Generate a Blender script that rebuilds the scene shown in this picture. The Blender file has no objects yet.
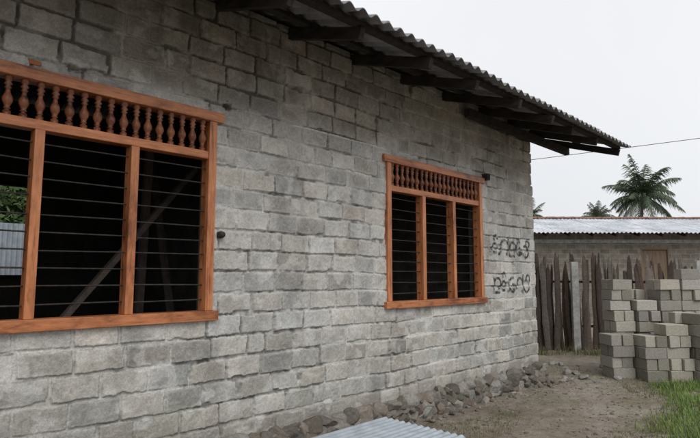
import bpy, bmesh, math, random
import numpy as np
from mathutils import Vector, Matrix
random.seed(7); rng=np.random.default_rng(7)
scene=bpy.context.scene
COL=scene.collection
R2=math.sqrt(0.5)
CAMH=1.65
GZ=-0.15
def plot(d,l):  # site frame of the neighbouring plot (rotated 45 deg to the house)
    return (R2*(d+l), -4.5+R2*(d-l))

# ---------------------------------------------------------------- noise
_tab=rng.random((16,256,256))
def vn(x,y,s,seed=0):
    x=np.asarray(x)*s+seed*17.3; y=np.asarray(y)*s+seed*9.1
    xi=np.floor(x).astype(int); yi=np.floor(y).astype(int)
    fx=x-xi; fy=y-yi; fx=fx*fx*(3-2*fx); fy=fy*fy*(3-2*fy)
    t=_tab[seed%16]
    a=t[xi%256,yi%256]; b=t[(xi+1)%256,yi%256]; c=t[xi%256,(yi+1)%256]; d=t[(xi+1)%256,(yi+1)%256]
    return (a*(1-fx)+b*fx)*(1-fy)+(c*(1-fx)+d*fx)*fy
def fbm(x,y,s,seed=0,o=4):
    v=0;a=.5;t=0
    for i in range(o):
        v=v+a*vn(x,y,s*2**i,seed+i); t+=a; a*=.5
    return v/t
def sst(a,b,x):
    t=np.clip((x-a)/(b-a),0,1); return t*t*(3-2*t)

# ---------------------------------------------------------------- helpers
def link(ob,parent=None):
    COL.objects.link(ob)
    if parent is not None: ob.parent=parent
    return ob
def empty(name):
    e=bpy.data.objects.new(name,None); e.empty_display_size=.2; COL.objects.link(e); return e
def mesh_np(name,V,F,mat=None,parent=None,col=None,smooth=False):
    V=np.asarray(V,dtype=np.float32); F=np.asarray(F,dtype=np.int32)
    me=bpy.data.meshes.new(name)
    n=len(F); k=F.shape[1]
    me.vertices.add(len(V)); me.vertices.foreach_set('co',V.ravel())
    me.loops.add(n*k); me.loops.foreach_set('vertex_index',F.ravel())
    me.polygons.add(n); me.polygons.foreach_set('loop_start',np.arange(0,n*k,k,dtype=np.int32))
    try: me.polygons.foreach_set('loop_total',np.full(n,k,dtype=np.int32))
    except Exception: pass
    me.update(calc_edges=True)
    me.polygons.foreach_set('use_smooth',np.full(n,bool(smooth)))
    if col is not None:
        ca=me.color_attributes.new('Col','FLOAT_COLOR','POINT')
        c=np.ones((len(V),4),dtype=np.float32); c[:,:3]=col
        ca.data.foreach_set('color',c.ravel())
    me.validate()
    ob=bpy.data.objects.new(name,me)
    if mat: me.materials.append(mat)
    return link(ob,parent)
BOXF=np.array([[0,3,2,1],[4,5,6,7],[0,1,5,4],[1,2,6,5],[2,3,7,6],[3,0,4,7]])
def boxv(x0,x1,y0,y1,z0,z1):
    return np.array([[x0,y0,z0],[x1,y0,z0],[x1,y1,z0],[x0,y1,z0],[x0,y0,z1],[x1,y0,z1],[x1,y1,z1],[x0,y1,z1]],float)
def boxes(name,L,mat,parent=None,bevel=0.0):
    V=[];F=[];n=0
    for b in L:
        v=b if isinstance(b,np.ndarray) else boxv(*b)
        V.append(v);F.append(BOXF+n);n+=8
    ob=mesh_np(name,np.concatenate(V),np.concatenate(F),mat,parent)
    if bevel:
        m=ob.modifiers.new('bev','BEVEL');m.width=bevel;m.segments=2;m.limit_method='ANGLE'
    return ob
def beam(p,q,w,h):
    p=Vector(p);q=Vector(q);d=(q-p).normalized()
    s=d.cross(Vector((0,0,1)))
    if s.length<1e-3: s=Vector((1,0,0))
    s.normalize();u=s.cross(d).normalized()
    out=[]
    for c,(a,b) in [(p,(-1,-1)),(q,(-1,-1)),(q,(1,-1)),(p,(1,-1)),(p,(-1,1)),(q,(-1,1)),(q,(1,1)),(p,(1,1))]:
        out.append(tuple(c+s*(a*w/2)+u*(b*h/2)))
    return np.array(out)[[0,3,2,1,4,7,6,5]]

# ---------------------------------------------------------------- materials
def newmat(name,rough=.9,spec=.2):
    m=bpy.data.materials.new(name);m.use_nodes=True
    nt=m.node_tree;b=nt.nodes['Principled BSDF']
    b.inputs['Roughness'].default_value=rough
    b.inputs['Specular IOR Level'].default_value=spec
    return m,nt,b
def N(nt,t,**k):
    n=nt.nodes.new(t)
    for a,v in k.items(): setattr(n,a,v)
    return n
def noise(nt,scale,detail=6,rough=.6,vec=None,stretch=None):
    tc=N(nt,'ShaderNodeTexCoord'); n=N(nt,'ShaderNodeTexNoise')
    n.inputs['Scale'].default_value=scale;n.inputs['Detail'].default_value=detail;n.inputs['Roughness'].default_value=rough
    if stretch:
        mp=N(nt,'ShaderNodeMapping');mp.inputs['Scale'].default_value=stretch
        nt.links.new(tc.outputs['Object'],mp.inputs['Vector']);nt.links.new(mp.outputs[0],n.inputs['Vector'])
    else: nt.links.new(tc.outputs['Object'],n.inputs['Vector'])
    return n
def ramp(nt,src,stops):
    r=N(nt,'ShaderNodeValToRGB');e=r.color_ramp.elements
    while len(e)<len(stops): e.new(.5)
    for i,(p,c) in enumerate(stops):
        e[i].position=p;e[i].color=(*c,1) if len(c)==3 else c
    nt.links.new(src,r.inputs[0]);return r
def mult(nt,a,b,fac=1.,mode='MULTIPLY'):
    m=N(nt,'ShaderNodeMix',data_type='RGBA',blend_type=mode)
    m.inputs[0].default_value=fac
    nt.links.new(a,m.inputs[6]);nt.links.new(b,m.inputs[7]);return m.outputs[2]
def bump(nt,b,src,strength,dist):
    bp=N(nt,'ShaderNodeBump');bp.inputs['Strength'].default_value=strength;bp.inputs['Distance'].default_value=dist
    nt.links.new(src,bp.inputs['Height']);nt.links.new(bp.outputs[0],b.inputs['Normal']);return bp

def attr_mat(name,nscale=40,lo=.7,hi=1.25,bs=.6,bd=.01,rough=.95):
    m,nt,b=newmat(name,rough,.1)
    a=N(nt,'ShaderNodeAttribute',attribute_name='Col')
    n=noise(nt,nscale,8,.7)
    r=ramp(nt,n.outputs[0],[(.3,(lo,)*3),(.7,(hi,)*3)])
    nt.links.new(mult(nt,a.outputs['Color'],r.outputs[0]),b.inputs['Base Color'])
    bump(nt,b,n.outputs[0],bs,bd)
    return m
M_wall=attr_mat('rough_block_masonry',80,.72,1.28,.8,.007)
M_rock=attr_mat('rubble_stone',25,.7,1.3,.8,.02)
M_cblk=attr_mat('concrete_block',40,.74,1.24,.5,.005)
M_stick=attr_mat('weathered_stick',20,.6,1.3,.6,.01)

def simple(name,c1,c2,scale=5,rough=.9,bs=.3,bd=.01,stretch=None,spec=.2,detail=6):
    m,nt,b=newmat(name,rough,spec)
    n=noise(nt,scale,detail,.65,stretch=stretch)
    r=ramp(nt,n.outputs[0],[(.32,c1),(.68,c2)])
    nt.links.new(r.outputs[0],b.inputs['Base Color'])
    bump(nt,b,n.outputs[0],bs,bd)
    return m
def wood(name,stretch,dark,light):
    m,nt,b=newmat(name,.40,.45)
    n=noise(nt,30,8,.75,stretch=stretch)
    r=ramp(nt,n.outputs[0],[(.34,dark),(.46,tuple((dark[i]+light[i]*2)/3 for i in range(3))),(.62,light)])
    st2=tuple(s*1.6 if s==1 else s*8 for s in stretch)
    n2=noise(nt,2.2,6,.75,stretch=st2)
    r2=ramp(nt,n2.outputs[0],[(.37,(.34,.27,.23)),(.47,(.86,.80,.75)),(.62,(1.22,1.22,1.22))])
    nt.links.new(mult(nt,r.outputs[0],r2.outputs[0]),b.inputs['Base Color'])
    bump(nt,b,n.outputs[0],.35,.004)
    return m
WD=(.19,.060,.024);WL=(.54,.215,.092)
M_wv=wood('varnished_wood_vertical',(1,1,.06),WD,WL)
M_wh=wood('varnished_wood_horizontal',(.06,1,1),WD,WL)
M_bal=wood('varnished_wood_turned',(1,1,.2),(.09,.030,.014),(.25,.09,.04))
M_iron=simple('iron_bar',(.02,.018,.018),(.05,.045,.042),30,.6,.2,.001)
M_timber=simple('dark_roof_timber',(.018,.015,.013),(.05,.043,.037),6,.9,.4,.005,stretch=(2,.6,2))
M_brace=simple('brace_timber',(.12,.10,.085),(.24,.20,.17),6,.9,.4,.005)
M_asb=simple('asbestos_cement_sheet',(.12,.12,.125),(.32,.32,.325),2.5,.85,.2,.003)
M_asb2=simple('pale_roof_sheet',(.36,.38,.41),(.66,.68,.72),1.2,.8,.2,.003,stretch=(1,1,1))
M_zinc,nt,b=newmat('galvanised_sheet',.5,.5)
n=noise(nt,6,6,.6);r=ramp(nt,n.outputs[0],[(.3,(.30,.345,.38)),(.7,(.47,.52,.57))]);nt.links.new(r.outputs[0],b.inputs['Base Color']);b.inputs['Metallic'].default_value=.3
M_ridge=simple('clay_ridge',(.17,.10,.07),(.30,.19,.14),4,.9,.3,.01)
M_inner=simple('darkened_interior_blockwork',(.05,.047,.043),(.11,.10,.09),3,.95,.5,.02)  # darker than raw grey block: indoor shade put into the colour
M_conc=simple('concrete_post',(.20,.20,.195),(.40,.40,.38),8,.9,.4,.006)
M_palmtrunk=simple('palm_trunk_bark',(.10,.085,.07),(.2,.17,.14),4,.95,.5,.03,stretch=(.5,.5,4))
M_door=simple('old_plank',(.12,.085,.06),(.21,.155,.11),6,.8,.3,.004,stretch=(3,3,.3))
M_brick=simple('clay_brick',(.30,.11,.05),(.42,.18,.09),20,.9,.4,.006)

def leafmat(name,c1,c2,scale):
    m,nt,b=newmat(name,.6,.25)
    n=noise(nt,scale,3,.6)
    r=ramp(nt,n.outputs[0],[(.3,c1),(.7,c2)])
    nt.links.new(r.outputs[0],b.inputs['Base Color'])
    return m
M_palm=leafmat('hazy_palm_leaf',(.05,.072,.045),(.10,.13,.075),1.2)  # leaf green lightened, distance haze mixed into the colour
M_leaf=leafmat('bush_leaf',(.05,.085,.035),(.12,.18,.07),2)
M_grass=leafmat('grass_blade',(.085,.15,.03),(.21,.30,.08),1.5)
M_grass2=leafmat('dry_grass_blade',(.10,.11,.045),(.2,.19,.09),2)

def blockmat(name,c1,c2,mort,axis='x',dark=1.):
    m,nt,b=newmat(name,.95,.1)
    tc=N(nt,'ShaderNodeTexCoord');sp=N(nt,'ShaderNodeSeparateXYZ');cb=N(nt,'ShaderNodeCombineXYZ')
    nt.links.new(tc.outputs['Object'],sp.inputs[0])
    nt.links.new(sp.outputs['X' if axis=='x' else 'Y'],cb.inputs[0]);nt.links.new(sp.outputs['Z'],cb.inputs[1])
    br=N(nt,'ShaderNodeTexBrick');br.inputs['Scale'].default_value=1
    br.inputs['Brick Width'].default_value=.4;br.inputs['Row Height'].default_value=.2;br.inputs['Mortar Size'].default_value=.012
    br.inputs['Mortar Smooth'].default_value=.3
    br.inputs['Color1'].default_value=(*c1,1);br.inputs['Color2'].default_value=(*c2,1);br.inputs['Mortar'].default_value=(*mort,1)
    nt.links.new(cb.outputs[0],br.inputs['Vector'])
    n=noise(nt,3,8,.7);r=ramp(nt,n.outputs[0],[(.3,(.6,.58,.55)),(.7,(1.2,1.2,1.2))])
    nt.links.new(mult(nt,br.outputs[0],r.outputs[0]),b.inputs['Base Color'])
    bump(nt,b,br.outputs['Fac'],-.5,.02)
    return m
M_side=blockmat('side_blockwork',(.30,.285,.26),(.23,.22,.20),(.33,.32,.30),'y')
M_back=blockmat('neighbour_blockwork',(.225,.205,.18),(.16,.145,.125),(.27,.255,.23),'x')

# ================================================================= HOUSE
house=empty('concrete_block_house')
XL=-4.0; XR=9.22; YB=5.2
ZT=4.42
WINS=[(0.36,2.65,1.25,3.23),(5.14,7.43,1.25,3.23)]
z0=0.08; CH=0.203
xs=np.concatenate([np.arange(XL,0.2,.03),np.arange(.2,5.2,.0075),np.arange(5.2,XR,.0105),[XR,XR]])
zs=np.concatenate([[z0-.25],np.arange(z0-.05,ZT,.0078)])
X,Z=np.meshgrid(xs,zs,indexing='ij')
wob=(fbm(X,Z*.15,.7,1,2)-.5)*.05
zz=Z-z0+wob
row=np.floor(zz/CH).astype(int)
nr=row.max()+2
rowh=(rng.random(nr+3)-.5)*.014
fz=zz-row*CH
dxm=np.full(X.shape,1.0);bid=np.zeros(X.shape,int);bu=np.zeros(X.shape)
for r in range(-2,nr):
    j=[];x=XL-.5-rng.random()*.12-(.19 if r%2 else 0)
    while x<XR+1:
        j.append(x); x+= .385+rng.normal()*.014 if rng.random()>.07 else rng.uniform(.2,.3)
    j=np.array(j);m=row==r
    if not m.any(): continue
    tl=rng.normal(size=len(j))*.03
    xx0=X[m]+(vn(X[m],Z[m],5,3)-.5)*.010
    k=np.clip(np.searchsorted(j,xx0)-1,0,len(j)-2)
    f_=fz[m]-CH/2
    a_=xx0-j[k]-tl[k]*f_; b_=j[k+1]+tl[k+1]*f_-xx0
    dxm[m]=np.abs(np.minimum(a_,b_)); bid[m]=(r+3)*97+k; bu[m]=(xx0-j[k])/(j[k+1]-j[k])
nb=bid.max()+1
bz=rng.normal(size=nb)*.003;brt=rng.normal(size=nb)*.005
fzz=fz+bz[bid]+brt[bid]*(bu-.5)
dz=np.minimum(fzz+rowh[row+1]*.5,CH-fzz)
boff=rng.normal(size=nb)*.006;btx=rng.normal(size=nb)*.006;btz=rng.normal(size=nb)*.006
btone=np.clip(rng.normal(size=nb),-2,2);bhue=rng.normal(size=nb);brough=rng.random(nb)
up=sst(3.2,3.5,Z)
d=np.minimum(dxm,dz)
cr=.016
cx=np.maximum(0,cr-dxm);cz=np.maximum(0,cr-dz)
d=np.where((cx>0)&(cz>0),cr-np.sqrt(cx*cx+cz*cz),d)
en=(fbm(X,Z,34,4,3)-.5)*.016+(fbm(X,Z,9,5,2)-.5)*.010
en-=.045*sst(.72,.88,vn(X,Z,6.5,13))*sst(.06,.0,d)*(brough[bid]>.5)
dd=d+en
mask=sst(.0085,.015,dd)
smear=sst(.62,.74,fbm(X,Z,1.9,6,4))
flush=sst(.47,.64,fbm(X,Z,1.2,2,4))
fine=(fbm(X,Z,42,8,3)-.5)
mid=(fbm(X,Z,9,9,3)-.5)
mortar_h=(fbm(X,Z,14,7,3)-.5)*.018-.014+.013*flush+.005*smear
bh=.010+boff[bid]+btx[bid]*(bu-.5)+btz[bid]*(fz/CH-.5)*1.2+mid*.006*(.4+brough[bid])+fine*.006
h=mortar_h*(1-mask)+bh*mask+fine*.002
h=np.where((smear>.6)&(dd<.022),np.maximum(h,mortar_h+.004),h)
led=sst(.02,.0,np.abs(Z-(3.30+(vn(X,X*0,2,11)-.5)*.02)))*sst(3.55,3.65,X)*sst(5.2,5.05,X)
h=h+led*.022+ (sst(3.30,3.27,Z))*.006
for (hx,hz,hw,hh) in [(1.35,3.315,.05,.03),(2.78,3.33,.04,.04)]:
    h=h-.05*sst(1.2,.8,np.sqrt(((X-hx)/hw)**2+((Z-hz)/hh)**2)+ fine*1.5)
# --- colours
base=np.array([.425,.412,.390])
tone=1+.13*btone[bid]
big=fbm(X,Z,.55,12,4)
C=np.empty(X.shape+(3,))
warm=bhue[bid]*.016
for i in range(3):
    C[...,i]=base[i]*tone*(1+(1-i)*warm)
C*= (1+ (mid*.45+fine*.40))[...,None]
rim=sst(.045,.012,dd)*(.45+.55*flush)*sst(.28,.55,fbm(X,Z,5,10,3))
C=C*(1-(.6*rim)[...,None])+np.array([.60,.59,.57])*(.6*rim)[...,None]
mc=np.array([.54,.53,.51])*(1+.30*(fbm(X,Z,4,13,3)-.5))[...,None]
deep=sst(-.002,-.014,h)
w=(1-mask)[...,None]
C=C*(1-w)+mc*w
C*= (1-.66*deep*(1-mask))[...,None]  # joint shadow painted into the mortar, stronger where recessed
edge_shade=sst(.0045,.0,np.abs(dd-.0125))*(.25+.55*sst(.35,.6,fbm(X,Z,3,11,3)))  # thin shadow line painted around each block's edge
C*=(1-.50*edge_shade)[...,None]
sm=(smear*(.25+.5*(fbm(X,Z,7,14,3))))[...,None]
C=C*(1-sm*.35)+np.array([.52,.51,.49])*sm*.35
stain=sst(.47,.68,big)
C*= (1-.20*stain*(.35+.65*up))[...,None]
st2=sst(.5,.7,fbm(X*1.6,Z*.5,1.4,6,4));C*=(1-.17*st2)[...,None]
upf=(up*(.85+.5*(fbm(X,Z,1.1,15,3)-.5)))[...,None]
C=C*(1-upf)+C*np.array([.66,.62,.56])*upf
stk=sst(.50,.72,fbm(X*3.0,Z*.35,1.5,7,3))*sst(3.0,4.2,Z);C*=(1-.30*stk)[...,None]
low=(sst(1.35,.9,Z)*.6)[...,None]
pat=(fbm(X,Z,3,2,4))[...,None]
C=C*(1-low)+C*(np.array([.95,.95,.92])*(.56+.74*pat))*low
moss=(sst(.55,.72,fbm(X,Z,1.6,5,4))*sst(1.3,.2,Z)*sst(6,2,X))[...,None]
C=C*(1-.45*moss)+np.array([.17,.18,.13])*.45*moss
dirt=(sst(.5,.05,Z))[...,None]
C=C*(1-.42*dirt)+np.array([.18,.155,.125])*.42*dirt
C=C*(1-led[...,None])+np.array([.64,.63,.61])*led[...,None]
fl=(sst(.60,.68,fbm(X,Z,6.5,3,4))*.42*(1-.6*up))[...,None]
C=C*(1-fl)+np.array([.60,.59,.57])*fl
def arc(cx,cz,r,a0,a1,sx=1,n=10):
    return [(cx+sx*r*math.cos(math.radians(a0+(a1-a0)*i/n)),cz+r*math.sin(math.radians(a0+(a1-a0)*i/n))) for i in range(n+1)]
strokes=[]
def glyph(x,z,k):
    s=.125
    if k==0: strokes.extend([arc(x,z,s,200,-60),[(x+.10,z-.12),(x+.13,z+.17)]])
    if k==1: strokes.extend([arc(x-.03,z-.03,s*.8,120,-150),arc(x+.04,z+.10,.06,200,-40)])
    if k==2: strokes.extend([[(x-.09,z+.12),(x-.09,z-.12),(x+.08,z-.12)],arc(x+.02,z+.02,s*.75,-60,170)])
    if k==3: strokes.extend([arc(x,z,s*.95,80,330),arc(x+.02,z-.03,s*.35,0,360)])
    if k==4: strokes.extend([arc(x-.05,z,s*.6,0,300),arc(x+.07,z-.02,s*.6,180,-90),arc(x-.02,z+.16,.05,0,200)])
for i,k in enumerate([4,0,2,3,1]): glyph(7.88+i*.255,2.12+.02*(i%2),k)
for i,k in enumerate([2,4,3,0,1]): glyph(7.86+i*.26,1.52-.015*(i%2),k)
ink=np.zeros(X.shape)
sel=(X>7.6)&(X<9.2)&(Z>1.2)&(Z<2.45)
px=X[sel];pz=Z[sel];dmin=np.full(px.shape,9.)
for s in strokes:
    for (a,b2) in zip(s[:-1],s[1:]):
        ax,az=a;bx,bz_=b2;vx=bx-ax;vz=bz_-az;L=vx*vx+vz*vz+1e-9
        t=np.clip(((px-ax)*vx+(pz-az)*vz)/L,0,1)
        dmin=np.minimum(dmin,np.hypot(px-ax-t*vx,pz-az-t*vz))
iv=sst(.030,.015,dmin+(vn(px,pz,40,3)-.5)*.012)
ink[sel]=iv*(.55+.45*sst(.3,.55,vn(px,pz,22,6)))
ink*= (1-.3*(1-mask))
C=C*(1-.9*ink[...,None])+np.array([.02,.02,.022])*.9*ink[...,None]
C=np.clip(C,.01,.8)
Y=-h
XX=X.copy()
XX[-1,:]=XR+.008*btone[row[-1,:]*13%nb]; XX[-2,:]=XX[-1,:]
Y[-1,:]=.06; Y[-2,:]+=.006
nx,nz=X.shape
V=np.stack([XX,Y,Z],-1).reshape(-1,3)
idx=np.arange(nx*nz).reshape(nx,nz)
F=np.stack([idx[:-1,:-1],idx[1:,:-1],idx[1:,1:],idx[:-1,1:]],-1)
fx=(X[:-1,:-1]+X[1:,1:])/2;fzc=(Z[:-1,:-1]+Z[1:,1:])/2
keep=np.ones(fx.shape,bool)
for (a,b2,c,e) in WINS: keep&=~((fx>a+.035)&(fx<b2-.035)&(fzc>c+.035)&(fzc<e-.035))
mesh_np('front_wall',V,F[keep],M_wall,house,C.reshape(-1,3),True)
L=[];xc=XL
for (a,b2,c,e) in WINS:
    a+=.03;b2-=.03;c+=.03;e-=.03
    L+=[(xc,a,.06,.2,-.4,ZT-.03),(a,b2,.06,.2,-.4,c),(a,b2,.06,.2,e,ZT-.03)];xc=b2
L.append((xc,XR-.01,.06,.2,-.4,ZT-.03))
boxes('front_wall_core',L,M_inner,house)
boxes('brick_piece',[(.62,.80,-.028,.03,3.262,3.315),(1.02,1.12,-.022,.03,3.262,3.30)],M_brick,house,.008)
SL=.33; EY=-1.3; EZ=4.03
def rz(y):
    return EZ+(y-EY)*SL if y<2.6 else EZ+(2.6-EY)*SL-(y-2.6)*SL
def gable(x0,x1,mat,name):
    pts=[(0.2,-.4),(5.0,-.4),(5.0,rz(5.0)-.09),(2.6,rz(2.6)-.09),(.2,rz(.2)-.09)]
    V=[(x0,y,z) for y,z in pts]+[(x1,y,z) for y,z in pts]
    me=bpy.data.meshes.new(name);me.from_pydata(V,[],[(0,1,2,3,4),(9,8,7,6,5)]+[(i,i+5,(i+1)%5+5,(i+1)%5) for i in range(5)])
    bm=bmesh.new();bm.from_mesh(me);bmesh.ops.recalc_face_normals(bm,faces=bm.faces);bm.to_mesh(me);bm.free()
    me.materials.append(mat);return link(bpy.data.objects.new(name,me),house)
gable(XR-.21,XR-.012,M_side,'gable_wall')
gable(XL,XL+.2,M_side,'gable_wall_west')
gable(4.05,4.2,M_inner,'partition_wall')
a,b2,c,e=1.15,2.52,1.62,3.12
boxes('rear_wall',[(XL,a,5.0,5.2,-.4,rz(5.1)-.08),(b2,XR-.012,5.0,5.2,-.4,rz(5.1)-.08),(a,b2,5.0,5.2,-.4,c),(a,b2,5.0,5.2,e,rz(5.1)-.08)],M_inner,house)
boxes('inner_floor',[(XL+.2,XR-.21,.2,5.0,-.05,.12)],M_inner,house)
boxes('rear_opening_frame',[(a,a+.06,4.98,5.1,c,e),(b2-.06,b2,4.98,5.1,c,e),(a+.06,b2-.06,4.98,5.1,e-.06,e),(a+.06,b2-.06,4.98,5.1,c,c+.06)],M_timber,house)
boxes('inner_brace',[beam((1.7,1.5,1.05),(3.3,1.55,3.0),.09,.06),beam((2.9,2.2,.1),(3.0,2.2,3.6),.09,.09),beam((3.4,1.9,.1),(3.2,2.6,3.3),.07,.07)],M_brace,house,.004)

def corr_roof(name,x0,x1,ya,za,yb,zb,mat,parent,per=.177,amp=.027,thick=.009,sheet=1.062,seed=1,jit=.025):
    rr=random.Random(seed);Vs=[];Fs=[];n=0;x=x0;i=0
    while x<x1-.05:
        xe=min(x+sheet+.06,x1);cols=int((xe-x)/(per/8))+1
        xx=np.linspace(x,xe,cols);ph=2*np.pi*(xx-x0)/per
        j=rr.uniform(-jit,jit);lift=(i%2)*.011+rr.uniform(0,.004)
        rows=[]
        for t in (0,1):
            y=ya+(yb-ya)*t; z=za+(zb-za)*t
            if t==0: y+=j*np.sign(ya-yb)*-1
            rows.append((y,z))
        g=[]
        for (y,z) in rows:
            for th in (0,thick):
                g.append(np.stack([xx,np.full(cols,y),z+lift+amp*np.sin(ph)+th],-1))
        V=np.concatenate(g);Vs.append(V)
        a=np.arange(cols-1)
        A,B,Cc,D=0,cols,2*cols,3*cols
        q=[]
        q.append(np.stack([a+A,a+Cc,a+1+Cc,a+1+A],-1))
        q.append(np.stack([a+B,a+1+B,a+1+D,a+D],-1))
        q.append(np.stack([a+A,a+1+A,a+1+B,a+B],-1))
        q.append(np.stack([a+Cc,a+D,a+1+D,a+1+Cc],-1))
        for e0 in (0,cols-1): q.append(np.array([[e0+A,e0+B,e0+D,e0+Cc]]))
        Fs.append(np.concatenate(q)+n);n+=len(V)
        x+=sheet;i+=1
    return mesh_np(name,np.concatenate(Vs),np.concatenate(Fs),mat,parent,smooth=False)
RX0=-4.8;RX1=10.68
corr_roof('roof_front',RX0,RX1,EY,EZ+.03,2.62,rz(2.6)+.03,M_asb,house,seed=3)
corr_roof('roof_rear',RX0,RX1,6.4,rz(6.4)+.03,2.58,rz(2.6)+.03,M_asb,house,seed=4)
L=[]
rx=[-3.1,-2.15,-1.2,-.25,.7,1.66,2.62,3.57,4.52,5.5,6.5,7.5,8.45,9.35,10.5]
for i,x in enumerate(rx):
    e=-1.10-random.uniform(0,.14); dx=random.uniform(-.04,.04)
    L.append(beam((x+dx,e,rz(e)-.120),(x,2.6,rz(2.6)-.120),.06,.12))
    L.append(beam((x+dx,6.2,rz(6.2)-.120),(x,2.6,rz(2.6)-.120),.06,.12))
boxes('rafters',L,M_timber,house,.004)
L=[]
for y in (-1.08,-.35,.7,1.7,2.5,3.5,4.5,5.6):
    L.append(beam((RX0+.1,y,rz(y)-.030),(RX1-.08,y,rz(y)-.030),.09,.045))
L.append(beam((6.9,-.14,rz(-.14)-.26),(RX1-.15,-.14,rz(-.14)-.26),.1,.13))
boxes('purlins',L,M_timber,house,.003)

def lathe(cx,cy,z0,z1,prof,seg=12):
    V=[];F=[]
    for (t,r) in prof:
        for k in range(seg):
            a=2*math.pi*k/seg;V.append((cx+r*math.cos(a),cy+r*math.sin(a),z0+(z1-z0)*t))
    for i in range(len(prof)-1):
        for k in range(seg):
            F.append((i*seg+k,i*seg+(k+1)%seg,(i+1)*seg+(k+1)%seg,(i+1)*seg+k))
    return np.array(V),np.array(F)
PROF=[(0,.028),(.10,.028),(.105,.016),(.15,.016),(.17,.026),(.2,.017),(.26,.024),(.36,.037),(.45,.035),(.56,.020),(.66,.015),(.70,.027),(.74,.016),(.80,.031),(.86,.016),(.9,.028),(1,.028)]
for wi,(a,b2,c,e) in enumerate(WINS):
    win=bpy.data.objects.new('window',None);link(win,house)
    FR=-.045;BK=.09
    Hh=[(a-.07,b2+.07,FR-.012,BK,e-.095,e),(a-.05,b2+.05,FR-.02,BK,c,c+.09),(a+.08,b2-.08,FR+.012,BK-.01,2.765,2.84)]
    boxes('head_sill_transom',Hh,M_wh,win,.005)
    Vv=[(a,a+.08,FR,BK,c+.09,e-.095),(b2-.08,b2,FR,BK,c+.09,e-.095)]
    wd=(b2-a-.16-2*.07)/3
    m1=a+.08+wd;m2=m1+.07+wd
    for m in (m1,m2): Vv.append((m,m+.07,FR+.006,BK-.003,c+.09,2.765))
    boxes('jambs_mullions',Vv,M_wv,win,.005)
    n=20;VV=[];FF=[];k=0
    for i in range(n):
        x=a+.08+(i+.5)*(b2-a-.16)/n
        v,f=lathe(x+random.uniform(-.003,.003),.0,2.84,e-.095,PROF)
        VV.append(v);FF.append(f+k);k+=len(v)
    mesh_np('balusters',np.concatenate(VV),np.concatenate(FF),M_bal,win,smooth=True)
    VV=[];FF=[];k=0
    for i in range(10):
        z=c+.09+(i+.75)*(2.765-c-.09)/10.4
        seg=8
        for (p,q) in ((a+.07,m1+.01),(m1+.06,m2+.01),(m2+.06,b2-.07)):
            ring=[]
            zz0=z+random.uniform(-.008,.008);zz1=z+random.uniform(-.008,.008)
            for xx_,z_ in ((p,zz0),(q,zz1)):
                for s in range(seg):
                    t=2*math.pi*s/seg;ring.append((xx_,.025+.0065*math.cos(t),z_+.0065*math.sin(t)))
            VV.append(np.array(ring));FF.append(np.array([(s,(s+1)%seg,seg+(s+1)%seg,seg+s) for s in range(seg)])+k);k+=len(ring)
    mesh_np('iron_bars',np.concatenate(VV),np.concatenate(FF),M_iron,win,smooth=True)
boxes('timber_stub',[(7.50,7.60,-.10,.05,3.20,3.30)],M_timber,house,.006)
v,f=lathe(0,0,0,.09,[(0,.0),(0.01,.03),(.5,.036),(.9,.03),(1,.0)],12)
vv=v.copy();v[:,0]=vv[:,0]+2.715;v[:,1]=-vv[:,2]+.0;v[:,2]=vv[:,1]+2.05
mesh_np('wall_hook',v,f,M_iron,house,smooth=True)

# ---- rubble foundation
bm=bmesh.new();bmesh.ops.create_icosphere(bm,subdivisions=3,radius=1);ico=np.array([v.co[:] for v in bm.verts]);icof=np.array([[v.index for v in f.verts] for f in bm.faces]);bm.free()
bm=bmesh.new();bmesh.ops.create_icosphere(bm,subdivisions=1,radius=1);ic1=np.array([v.co[:] for v in bm.verts]);ic1f=np.array([[v.index for v in f.verts] for f in bm.faces]);bm.free()
PAL=[(.17,.15,.125),(.195,.17,.145),(.145,.132,.115),(.225,.212,.19),(.25,.242,.225),(.18,.145,.12),(.13,.118,.105)]
def rocks(name,items,mat,parent=None,hi=True,smooth=False):
    T,TF=(ico,icof) if hi else (ic1,ic1f)
    V=[];F=[];Cc=[];k=0
    for (p,s,c) in items:
        o=rng.random()*50
        if hi:
            v=T*1.25
            for q in range(11):
                nn=rng.normal(size=3);nn/=np.linalg.norm(nn);dist=rng.uniform(.66,.95)
                dp=v@nn;v=v-np.maximum(0,dp-dist)[:,None]*nn
            v=v*(1+.10*(vn(T[:,1]-o,T[:,2]+T[:,0]*.5,4,5)-.5))[:,None]
        else: v=T*(1+.4*(rng.random(len(T))-.5))[:,None]
        v=v*np.array(s)
        an=rng.random()*6.28 if s[0]<.06 else rng.normal()*.12;t=rng.normal()*.15
        ca,sa=math.cos(an),math.sin(an)
        v=v@np.array([[ca,sa,0],[-sa,ca,0],[0,0,1]])@np.array([[1,0,0],[0,math.cos(t),math.sin(t)],[0,-math.sin(t),math.cos(t)]])
        V.append(v+np.array(p));F.append(TF+k);k+=len(v)
        Cc.append(np.tile(np.array(c)*rng.uniform(.75,1.2),(len(v),1)))
    return mesh_np(name,np.concatenate(V),np.concatenate(F),mat,parent,np.concatenate(Cc),smooth)
it=[]
for lev in range(4):
    x=-3.-lev*.05
    while x<XR-.02:
        s=rng.uniform(.08,.17)
        it.append(((x+s*.5,-.075-.010*(3-lev)-rng.uniform(-.015,.015),-.205+lev*.092+rng.uniform(-.010,.010)),(s*1.0,.085,s*.35+.038),PAL[rng.integers(len(PAL))]))
        x+=s*1.3
rocks('rubble_foundation',it,M_rock,house)
fxs=np.arange(XL,XR+.01,.025);fzs=np.linspace(-.35,.14,24)
FX,FZ=np.meshgrid(fxs,fzs,indexing='ij')
FY=-.105-.04*sst(.1,-.2,FZ)-(fbm(FX,FZ,6,3,3)-.5)*.06
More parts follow.
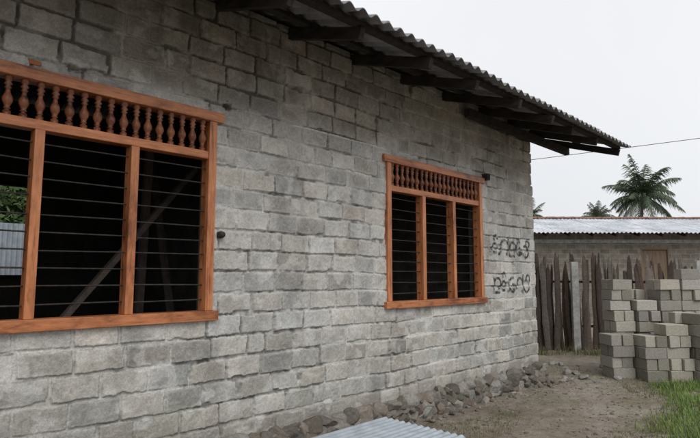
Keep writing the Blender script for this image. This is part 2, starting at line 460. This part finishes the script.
FY[:,-1]=.02;FY[:,-2]=-.06
idx=np.arange(FX.size).reshape(FX.shape)
F=np.stack([idx[:-1,:-1],idx[1:,:-1],idx[1:,1:],idx[:-1,1:]],-1).reshape(-1,4)
cc=np.array([.22,.205,.18])*(.7+.6*fbm(FX,FZ,5,6,3)).reshape(-1,1)
mesh_np('foundation_mortar',np.stack([FX,FY,FZ],-1).reshape(-1,3),F,M_rock,house,cc,True)
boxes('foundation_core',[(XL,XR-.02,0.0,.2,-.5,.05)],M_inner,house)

# ================================================================= GROUND
def axis(lo,hi,step,far,g=1.25):
    a=list(np.arange(lo,hi,step));s=step;x=hi
    while x<far: a.append(x);s*=g;x+=s
    a.append(far);s=step;x=lo;p=[]
    while x>-far: s*=g;x-=s;p.append(max(x,-far))
    return np.array(p[::-1]+a)
gx=axis(0,15,.04,900);gy=axis(-5,4,.04,900)
GX,GY=np.meshgrid(gx,gy,indexing='ij')
def gh(x,y):
    x=np.asarray(x,float);y=np.asarray(y,float)
    r=np.hypot(x-7,y)
    z=(fbm(x,y,.5,2,4)-.5)*.10*sst(60,5,r)+(fbm(x,y,5,6,3)-.5)*.04*sst(25,8,r)
    z+=.030*(vn(x,y,1.7,7)-.5)*sst(-.6,-.1,y)-.035*sst(-1.2,-.1,y)*sst(.5,0,y)
    return GZ+z
GH=gh(GX,GY)
inside=(GX>XL+.1)&(GX<XR-.1)&(GY>.15)&(GY<5.1); GH=np.where(inside,-.3,GH)
idx=np.arange(GX.size).reshape(GX.shape)
F=np.stack([idx[:-1,:-1],idx[1:,:-1],idx[1:,1:],idx[:-1,1:]],-1).reshape(-1,4)
M_g,nt,b=newmat('dirt_ground',.98,.05)
n1=noise(nt,.7,8,.6);n2=noise(nt,7,8,.7);n3=noise(nt,60,5,.7)
r1=ramp(nt,n1.outputs[0],[(.32,(.20,.168,.135)),(.5,(.275,.238,.198)),(.7,(.36,.33,.29))])
r2=ramp(nt,n2.outputs[0],[(.3,(.64,.62,.60)),(.7,(1.22,1.22,1.22))])
r3=ramp(nt,n3.outputs[0],[(.35,(.70,.70,.70)),(.65,(1.24,1.24,1.24))])
c=mult(nt,mult(nt,r1.outputs[0],r2.outputs[0]),r3.outputs[0])
n4=noise(nt,1.3,6,.7);g4=ramp(nt,n4.outputs[0],[(.5,(0,0,0)),(.64,(.4,.4,.4))])
mx=N(nt,'ShaderNodeMix',data_type='RGBA');nt.links.new(g4.outputs[0],mx.inputs[0]);nt.links.new(c,mx.inputs[6]);mx.inputs[7].default_value=(.14,.145,.075,1)
nt.links.new(mx.outputs[2],b.inputs['Base Color'])
ad=N(nt,'ShaderNodeMath',operation='ADD');nt.links.new(n2.outputs[0],ad.inputs[0]);nt.links.new(n3.outputs[0],ad.inputs[1])
bump(nt,b,ad.outputs[0],.8,.025)
mesh_np('ground',np.stack([GX,GY,GH],-1).reshape(-1,3),F,M_g,None,None,True)

it=[]
for i in range(4600):
    dd_=rng.uniform(5,12.5);l=rng.uniform(-.2,.62)*dd_
    x,y=plot(dd_,l)
    if y>-.12: continue
    s=rng.uniform(.005,.015)*(1 if rng.random()>.06 else 2.)
    it.append(((x,y,float(gh(x,y))+s*.2),(s*1.2,s,s*.7),PAL[rng.integers(len(PAL))]))
rocks('gravel',it,M_rock,None,False)
it=[]
for i in range(60):
    x=rng.uniform(3.0,9.4);y=-.2-abs(rng.normal())*.14
    s=rng.uniform(.012,.036)*(1.2 if y>-.4 else .7)
    it.append(((x,y,float(gh(x,y))+s*.3),(s*1.3,s,s*.7),PAL[rng.integers(len(PAL))]))
for i in range(26):
    dd_=rng.uniform(9.3,11.5);l=rng.uniform(3.6,5.6);x,y=plot(dd_,l);s=rng.uniform(.03,.08)
    it.append(((x,y,float(gh(x,y))+s*.3),(s*1.3,s,s*.7),PAL[rng.integers(2,5)]))
rocks('rubble',it,M_rock)

def blades(name,pts,mat,hmin,hmax,w):
    n=len(pts);P=np.array(pts);ang=rng.random(n)*6.28;ln=rng.uniform(.1,.6,n);hh=rng.uniform(hmin,hmax,n)
    dx=np.cos(ang);dy=np.sin(ang);ww=w*rng.uniform(.6,1.3,n)
    sx=-dy*ww;sy=dx*ww
    def pt(t,k,side):
        b_=ln*hh*t*t
        return np.stack([P[:,0]+dx*b_+sx*side*k,P[:,1]+dy*b_+sy*side*k,P[:,2]+hh*t*(1-.25*ln*t)],-1)
    Vv=np.stack([pt(0,1,-.5),pt(0,1,.5),pt(.5,.8,.5),pt(.5,.8,-.5),pt(1,.1,.5),pt(1,.1,-.5)],1).reshape(-1,3)
    o=np.arange(n)[:,None]*6
    F=np.concatenate([o+np.array([0,1,2,3]),o+np.array([3,2,4,5])])
    return mesh_np(name,Vv,F,mat)
pts=[]
while len(pts)<38000:
    dd_=rng.uniform(4.5,12);l=rng.uniform(2.2,8.0)
    lim=.575*dd_-.05+.40*(float(vn(dd_,l,1.3,4))-.5)+.12*rng.normal()
    if dd_>9.4: lim=max(lim,5.4)
    if l<lim: continue
    if float(vn(dd_,l,3.1,8))<.16: continue
    x,y=plot(dd_,l)
    pts.append((x,y,float(gh(x,y))-.01))
blades('grass',pts,M_grass,.03,.14,.009)
pts=[]
while len(pts)<14000:
    dd_=rng.uniform(5,13.2);l=rng.uniform(-.1,.6)*dd_
    x,y=plot(dd_,l)
    if y>-.3 and x<XR+.3: continue
    if float(fbm(x,y,1.1,9,3))+.10*(l/dd_-.3)<.53: continue
    pts.append((x,y,float(gh(x,y))-.005))
blades('weeds',pts,M_grass2,.012,.05,.006)
pts=[]
for i in range(40):
    dd_=rng.uniform(12.7,13.3);l=rng.uniform(4.2,7.5);cx_,cy_=plot(dd_,l)
    for k in range(25):
        x=cx_+rng.normal()*.1;y=cy_+rng.normal()*.1;pts.append((x,y,float(gh(x,y))-.01))
blades('fence_weeds',pts,M_grass2,.05,.25,.01)

# ================================================================= metal sheets
sh=empty('corrugated_metal_sheet_stack')
for i in range(3):
    o=corr_roof('sheet',0,.98,0,0,-2.5,0,M_zinc,sh,per=.076,amp=.009,thick=.0015,sheet=2,seed=5+i,jit=0)
    o.rotation_euler=(0,0,math.radians(-90+(i-1)*.8));o.location=(4.38-i*.03,-.66-i*.015,.15+i*.024)
boxes('bearer',[(2.3,2.5,-1.6,-.66,-.3,.135),(3.85,4.05,-1.6,-.66,-.3,.135)],M_conc,sh,.008)

# ================================================================= block stacks
bm=bmesh.new();bmesh.ops.create_cube(bm,size=1);bmesh.ops.scale(bm,vec=(.392,.192,.192),verts=bm.verts)
bmesh.ops.bevel(bm,geom=bm.edges[:],offset=.006,segments=1,affect='EDGES')
bmesh.ops.recalc_face_normals(bm,faces=bm.faces[:])
bmesh.ops.triangulate(bm,faces=bm.faces[:])
bt=np.array([v.co[:] for v in bm.verts]);btf=np.array([[v.index for v in f.verts] for f in bm.faces]);bm.free()
def stack(items):
    V=[];F=[];Cc=[];k=0
    for (l,dp,z,rot) in items:
        v=bt+rng.normal(size=bt.shape)*.0024
        a=rot+rng.normal()*.045+.10
        ca,sa=math.cos(a),math.sin(a)
        v=v@np.array([[ca,sa,0],[-sa,ca,0],[0,0,1]])
        v=v+np.array([l+rng.normal()*.014,dp+rng.normal()*.016,z])
        x,y=plot(v[:,1],v[:,0])
        V.append(np.stack([x,y,v[:,2]],-1));F.append(btf+k);k+=len(v)
        t=rng.uniform(.55,1.2);c=np.array([.35,.33,.29])*t*np.array([1,1,rng.uniform(.93,1.05)])
        Cc.append(np.tile(c,(len(v),1)))
    return mesh_np('concrete_block_stack',np.concatenate(V),np.concatenate(F),M_cblk,None,np.concatenate(Cc))
BHH=.197
def column(l0,n,dp,courses,nd=2):
    out=[]
    for r in range(courses):
        z=GZ+.08+r*BHH
        header=(r%2==1) and nd==2
        if header:
            for i in range(n*2): out.append((l0+.1+i*.203,dp+.1,z,math.pi/2))
        else:
            for j in range(nd):
                for i in range(n): out.append((l0+.2+i*.405,dp+.2*j,z,0))
    return out
stack(column(4.66,1,9.85,4))
stack(column(4.96,1,10.35,9))
stack(column(5.13,1,9.6,4)+column(5.545,1,9.6,5))
stack(column(5.42,1,10.3,7)+column(5.42,1,10.75,8))
stack(column(5.86,2,10.3,9)+[(6.45,10.3,GZ+.08+9*BHH,.1)]+column(5.86,1,9.85,6,1))
stack(column(6.02,2,9.45,6))
stack(column(6.75,2,10.4,8)+column(6.85,1,9.6,7))

# ================================================================= fence
V=[];F=[];Cc=[];k=0
def stake(l,dp,w,hgt):
    global k
    nseg=8;seg=6
    lean=rng.normal()*.07
    fl_=rng.uniform(.35,.8);wb=rng.random()*9
    ring=[]
    tip=rng.uniform(.1,.85);crook=rng.uniform(.01,.035)
    for i in range(nseg):
        t=[0,.17,.34,.5,.66,.8,.93,1][i]
        rr_=w*(1-.25*t)*(1 if i<nseg-1 else tip)*(1+.15*math.sin(wb+i*2.3))
        cl=l+lean*t+crook*math.sin(wb+t*5)
        cd=dp+rng.normal()*.006
        for s in range(seg):
            a=6.283*s/seg
            xx,yy=plot(cd+rr_*fl_*.6*math.sin(a),cl+rr_*math.cos(a))
            ring.append((xx,yy,GZ-.1+(hgt+.1)*t+(0 if i<nseg-1 else rng.normal()*.03)))
    V.append(np.array(ring))
    f=[(i*seg+s,i*seg+(s+1)%seg,(i+1)*seg+(s+1)%seg,(i+1)*seg+s) for i in range(nseg-1) for s in range(seg)]
    f.append(((nseg-1)*seg,(nseg-1)*seg+1,(nseg-1)*seg+2,(nseg-1)*seg+3));f.append(((nseg-1)*seg,(nseg-1)*seg+3,(nseg-1)*seg+4,(nseg-1)*seg+5))
    F.append(np.array(f)+k);k+=len(ring)
    c=np.array([[.10,.08,.068],[.070,.055,.048],[.15,.13,.115],[.085,.062,.05]][rng.integers(4)])
    Cc.append(np.tile(c*rng.uniform(.75,1.2),(len(ring),1)))
l=1.2
while l<12:
    w=rng.uniform(.035,.085)
    stake(l,13.5+rng.uniform(-.06,.06),w,rng.uniform(1.95,2.4)+(.2 if rng.random()<.15 else 0))
    l+=w*rng.uniform(1.3,2.0)
l=1.3
while l<12:
    w=rng.uniform(.03,.06)
    stake(l,13.66+rng.uniform(-.04,.04),w,rng.uniform(1.5,2.35))
    l+=w*rng.uniform(2,5)
fence=mesh_np('stick_fence',np.concatenate(V),np.concatenate(F),M_stick,None,np.concatenate(Cc))
def pb(d0,l0,z0_,d1,l1,z1_,w,h_):
    a=plot(d0,l0);b_=plot(d1,l1);return beam((a[0],a[1],z0_),(b_[0],b_[1],z1_),w,h_)
boxes('rails',[pb(13.59,1,.4,13.59,12,.45,.05,.06),pb(13.59,1,1.55,13.59,12,1.5,.05,.06)],M_timber,fence)
for l_,top in ((5.52,2.02),(8.6,2.05),(2.4,2.0)):
    o=boxes('concrete_fence_post',[boxv(-.085,.085,-.06,.06,-.4,top)],M_conc,None,.012)
    x,y=plot(13.25,l_);o.location=(x,y,0);o.rotation_euler=(math.radians(1),0,math.radians(-45))

# ================================================================= neighbour building
nb_=empty('neighbour_block_building')
ox,oy=plot(22,0);nb_.location=(ox,oy,0);nb_.rotation_euler=(0,0,math.radians(-45+1.2))
dl,dr,db,dt=12.1,13.3,-.2,2.85
boxes('walls',[(2,dl,0,.2,-.3,3.5),(dr,26,0,.2,-.3,3.5),(dl,dr,0,.2,dt,3.5),(2,2.2,.2,6,-.3,3.5),(25.8,26,.2,6,-.3,3.5),(2.2,25.8,5.8,6,-.3,3.5)],M_back,nb_)
boxes('shutter',[(dl+.07,dr-.07,.06,.1,-.2,dt-.07)],M_door,nb_)
boxes('door_frame',[(dl,dl+.07,-.01,.13,-.2,dt),(dr-.07,dr,-.01,.13,-.2,dt),(dl+.07,dr-.07,-.01,.13,dt-.07,dt)],M_door,nb_,.005)
boxes('plinth_band',[(1.95,26.05,-.04,.0,3.05,3.2)],M_conc,nb_)
corr_roof('roof',1,27,-.75,3.42,3.0,4.38,M_asb2,nb_,seed=9,jit=.01)
corr_roof('roof_back',1,27,6.75,3.42,3.0,4.38,M_asb2,nb_,seed=10,jit=.01)
L=[]
x=1.
while x<27: L.append(beam((x,3.,4.44+random.uniform(-.012,.012)),(x+.42,3.,4.45+random.uniform(-.012,.012)),.3,.08));x+=.44
boxes('ridge_tiles',L,M_ridge,nb_,.02)
L=[]
x=1.3
while x<27: L.append(beam((x,-.66,3.33),(x,3,4.28),.06,.1));x+=.95
boxes('rafters',L,M_timber,nb_)

# ================================================================= palms
def palm(base,height,R,lean,seed,nf=26,name='coconut_palm'):
    rr=random.Random(seed);root=empty(name);root.location=(base[0],base[1],GZ)
    V=[];F=[];seg=10;n=14
    top=Vector((lean[0],lean[1],height))
    for i in range(n+1):
        t=i/n;c=Vector((lean[0]*t*t,lean[1]*t*t,height*t-.2*(1-t)));r=.2*(1-t)**2*.6+.13+.012*(i%2)
        for s in range(seg):
            a=6.283*s/seg;V.append((c.x+r*math.cos(a),c.y+r*math.sin(a),c.z))
    for i in range(n):
        for s in range(seg):F.append((i*seg+s,i*seg+(s+1)%seg,(i+1)*seg+(s+1)%seg,(i+1)*seg+s))
    mesh_np('trunk',np.array(V),np.array(F),M_palmtrunk,root,smooth=True)
    V=[];F=[]
    def tri(a,b_,c_,d_):
        k=len(V);V.extend([tuple(a),tuple(b_),tuple(c_),tuple(d_)]);F.append((k,k+1,k+2,k+3))
    for f in range(nf):
        az=f*2.399+rr.uniform(-.25,.25);el=math.radians(78-112*(f/nf)**.85+rr.uniform(-10,10));L_=R*rr.uniform(.8,1.15)
        p=Vector(top);d_=Vector((math.cos(az)*math.cos(el),math.sin(az)*math.cos(el),math.sin(el)))
        steps=26;st=L_/steps;droop=rr.uniform(1.1,1.8)
        side=Vector((-math.sin(az),math.cos(az),0))
        for i in range(steps):
            t=i/steps
            q=p+d_*st
            wv=.035*(1-t)+.008
            tri(p-side*wv,p+side*wv,q+side*wv,q-side*wv)
            if i>2:
                ll=R*.33*math.sin(math.pi*min(1,(t*.85+.14)))**.7
                for sg in (-1,1):
                    for sub in (0,.5):
                        b0=p+d_*st*sub
                        dr=(side*sg*.8+d_*.65+Vector((0,0,-.28-rr.uniform(0,.6)))).normalized()
                        l1=ll*rr.uniform(.6,1.12)
                        m_=b0+dr*l1*.5; e_=m_+(dr+Vector((0,0,-.6))).normalized()*l1*.5
                        wl=d_*.028*R/3
                        tri(b0-wl,b0+wl,m_+wl,m_-wl);tri(m_-wl,m_+wl,e_+wl*.15,e_-wl*.15)
            d_=(d_+Vector((0,0,-droop*st/L_*(.4+1.1*t)))).normalized();p=q
    mesh_np('fronds',np.array(V),np.array(F),M_palm,root)
    NV=[];NF=[];k=0
    for i in range(9):
        a=i*.7;c=np.array([top.x+.28*math.cos(a),top.y+.28*math.sin(a),top.z-.25-.12*(i%3)])
        NV.append(ic1*.13+c);NF.append(ic1f+k);k+=len(ic1)
    mesh_np('coconuts',np.concatenate(NV),np.concatenate(NF),M_door,root,smooth=True)
palm(plot(50,27.2),9.5,3.7,(.4,-.3),3,34)
palm(plot(95,45.0),12.6,2.9,(-.8,.3),5,24)
palm(plot(90,42.0),11.6,2.8,(.5,.3),8,24)
palm(plot(85,29.2),11.6,3.0,(.3,.5),11,24)

# ================================================================= power line
def pole(d_,l_,h_):
    root=empty('utility_pole');x,y=plot(d_,l_);root.location=(x,y,GZ)
    v,f=lathe(0,0,-.3,h_,[(0,.14),(.5,.12),(1,.09)],14);mesh_np('shaft',v,f,M_conc,root,smooth=True)
    boxes('crossarm',[beam((-.5,.5,h_-.3),(.5,-.5,h_-.3),.08,.1)],M_timber,root,.004)
pole(20.8,-6,5.0);pole(11.5,24.3,7.6)
A=np.array([*plot(20.8,-6),4.55]);B=np.array([*plot(11.5,24.3),6.85])
cu=bpy.data.curves.new('power_line','CURVE');cu.dimensions='3D';sp=cu.splines.new('POLY');sp.points.add(30)
for i in range(31):
    t=i/30;p=A+(B-A)*t;sp.points[i].co=(p[0],p[1],p[2]-.1*4*t*(1-t)+.1,1)
cu.bevel_depth=.009;cu.materials.append(M_iron)
link(bpy.data.objects.new('power_line',cu))

# ================================================================= rear yard
o=corr_roof('zinc_fence',-12,14,0,-.2,0.001,2.85,M_zinc,None,per=.1,amp=.02,thick=.002,sheet=.9,seed=12,jit=0)
me=o.data;co=np.zeros(len(me.vertices)*3,dtype=np.float32);me.vertices.foreach_get('co',co);co=co.reshape(-1,3)
lift=co[:,2]-np.where(co[:,2]>1.3,2.85,-.2)
zz_=np.where(co[:,2]>1.3,2.85,-.2)
co2=np.stack([co[:,0],9.3+lift,zz_],-1);me.vertices.foreach_set('co',co2.astype(np.float32).ravel());me.update()
def foliage(name,c0,rad,n,mat,size):
    cl=[(np.array(c0)+rng.normal(size=3)*np.array(rad)*.55,rng.uniform(.4,.85)) for _ in range(22)]
    P=[]
    for i in range(n):
        c,r=cl[rng.integers(len(cl))];d_=rng.normal(size=3);d_/=np.linalg.norm(d_);P.append(c+d_*r*rng.uniform(.5,1)**.5*np.array([1,1,.8]))
    P=np.array(P);a=rng.normal(size=(n,3));a/=np.linalg.norm(a,axis=1)[:,None];b_=np.cross(a,rng.normal(size=(n,3)));b_/=np.linalg.norm(b_,axis=1)[:,None]
    s=size*rng.uniform(.6,1.3,(n,1))
    V=np.stack([P-a*s,P+b_*s*.4,P+a*s,P-b_*s*.4],1).reshape(-1,3)
    return mesh_np(name,V,np.arange(4*n).reshape(n,4),mat)
for (cx_,cy_,s_) in ((2.6,11.2,1.),(4.4,11.6,1.),(7,13.5,1.2),(-.5,12,1.1)):
    t=empty('backyard_tree')
    f=foliage('crown',(cx_,cy_,3.6),(1.5,1.0,1.3),11000,M_leaf,.11);f.parent=t
    v,fc=lathe(cx_,cy_,-.3,4.,[(0,.2),(.3,.14),(1,.06)],10);mesh_np('trunk',v,fc,M_palmtrunk,t,smooth=True)
    boxes('limbs',[beam((cx_,cy_,2),(cx_+1.1,cy_+.3,4.2),.07,.07),beam((cx_,cy_,2.3),(cx_-1.1,cy_-.3,4.4),.07,.07),beam((cx_,cy_,2.6),(cx_+.2,cy_-.8,4.6),.06,.06)],M_palmtrunk,t)

# ================================================================= world, sun, camera
w=bpy.data.worlds.new('World');scene.world=w;w.use_nodes=True;nt=w.node_tree
bg=nt.nodes['Background'];bg.inputs['Strength'].default_value=.12
sky=N(nt,'ShaderNodeTexSky');sky.sky_type='NISHITA';sky.sun_disc=False
SE=math.radians(48);SAZ=math.radians(200)
sky.sun_elevation=SE;sky.sun_rotation=SAZ;sky.dust_density=4
tc=N(nt,'ShaderNodeTexCoord');sp_=N(nt,'ShaderNodeSeparateXYZ');nt.links.new(tc.outputs['Generated'],sp_.inputs[0])
r=ramp(nt,sp_.outputs['Z'],[(0,(.71,.722,.745)),(.25,(.78,.79,.81)),(.55,(.84,.85,.865)),(1,(1.,1.,1.))])
nz=N(nt,'ShaderNodeTexNoise');nz.inputs['Scale'].default_value=1.6;nz.inputs['Detail'].default_value=4;nt.links.new(tc.outputs['Generated'],nz.inputs['Vector'])
rn=ramp(nt,nz.outputs[0],[(.3,(.95,.95,.955)),(.7,(1.03,1.03,1.03))])
oc=mult(nt,r.outputs[0],rn.outputs[0])
sc=N(nt,'ShaderNodeVectorMath',operation='SCALE');sc.inputs['Scale'].default_value=9.9;nt.links.new(oc,sc.inputs[0])
mx=N(nt,'ShaderNodeMix',data_type='RGBA');mx.inputs[0].default_value=.92
nt.links.new(sky.outputs[0],mx.inputs[6]);nt.links.new(sc.outputs[0],mx.inputs[7])
nt.links.new(mx.outputs[2],bg.inputs['Color'])
sl=bpy.data.lights.new('sun','SUN');sl.energy=1.5;sl.angle=math.radians(35);sl.color=(1,.98,.94)
so=bpy.data.objects.new('sun',sl);link(so)
dirv=Vector((math.sin(SAZ)*math.cos(SE),math.cos(SAZ)*math.cos(SE),math.sin(SE)))
so.rotation_euler=(-dirv).to_track_quat('-Z','Y').to_euler()
cam=bpy.data.cameras.new('camera');co_=bpy.data.objects.new('camera',cam);link(co_)
cam.sensor_width=36;cam.lens=534/700*36;cam.clip_end=3000;cam.clip_start=.05
co_.location=(0,-4.5,CAMH);co_.rotation_euler=(math.radians(90+6.2),0,math.radians(-45))
scene.camera=co_
scene.view_settings.view_transform='Standard';scene.view_settings.look='None';scene.view_settings.exposure=0
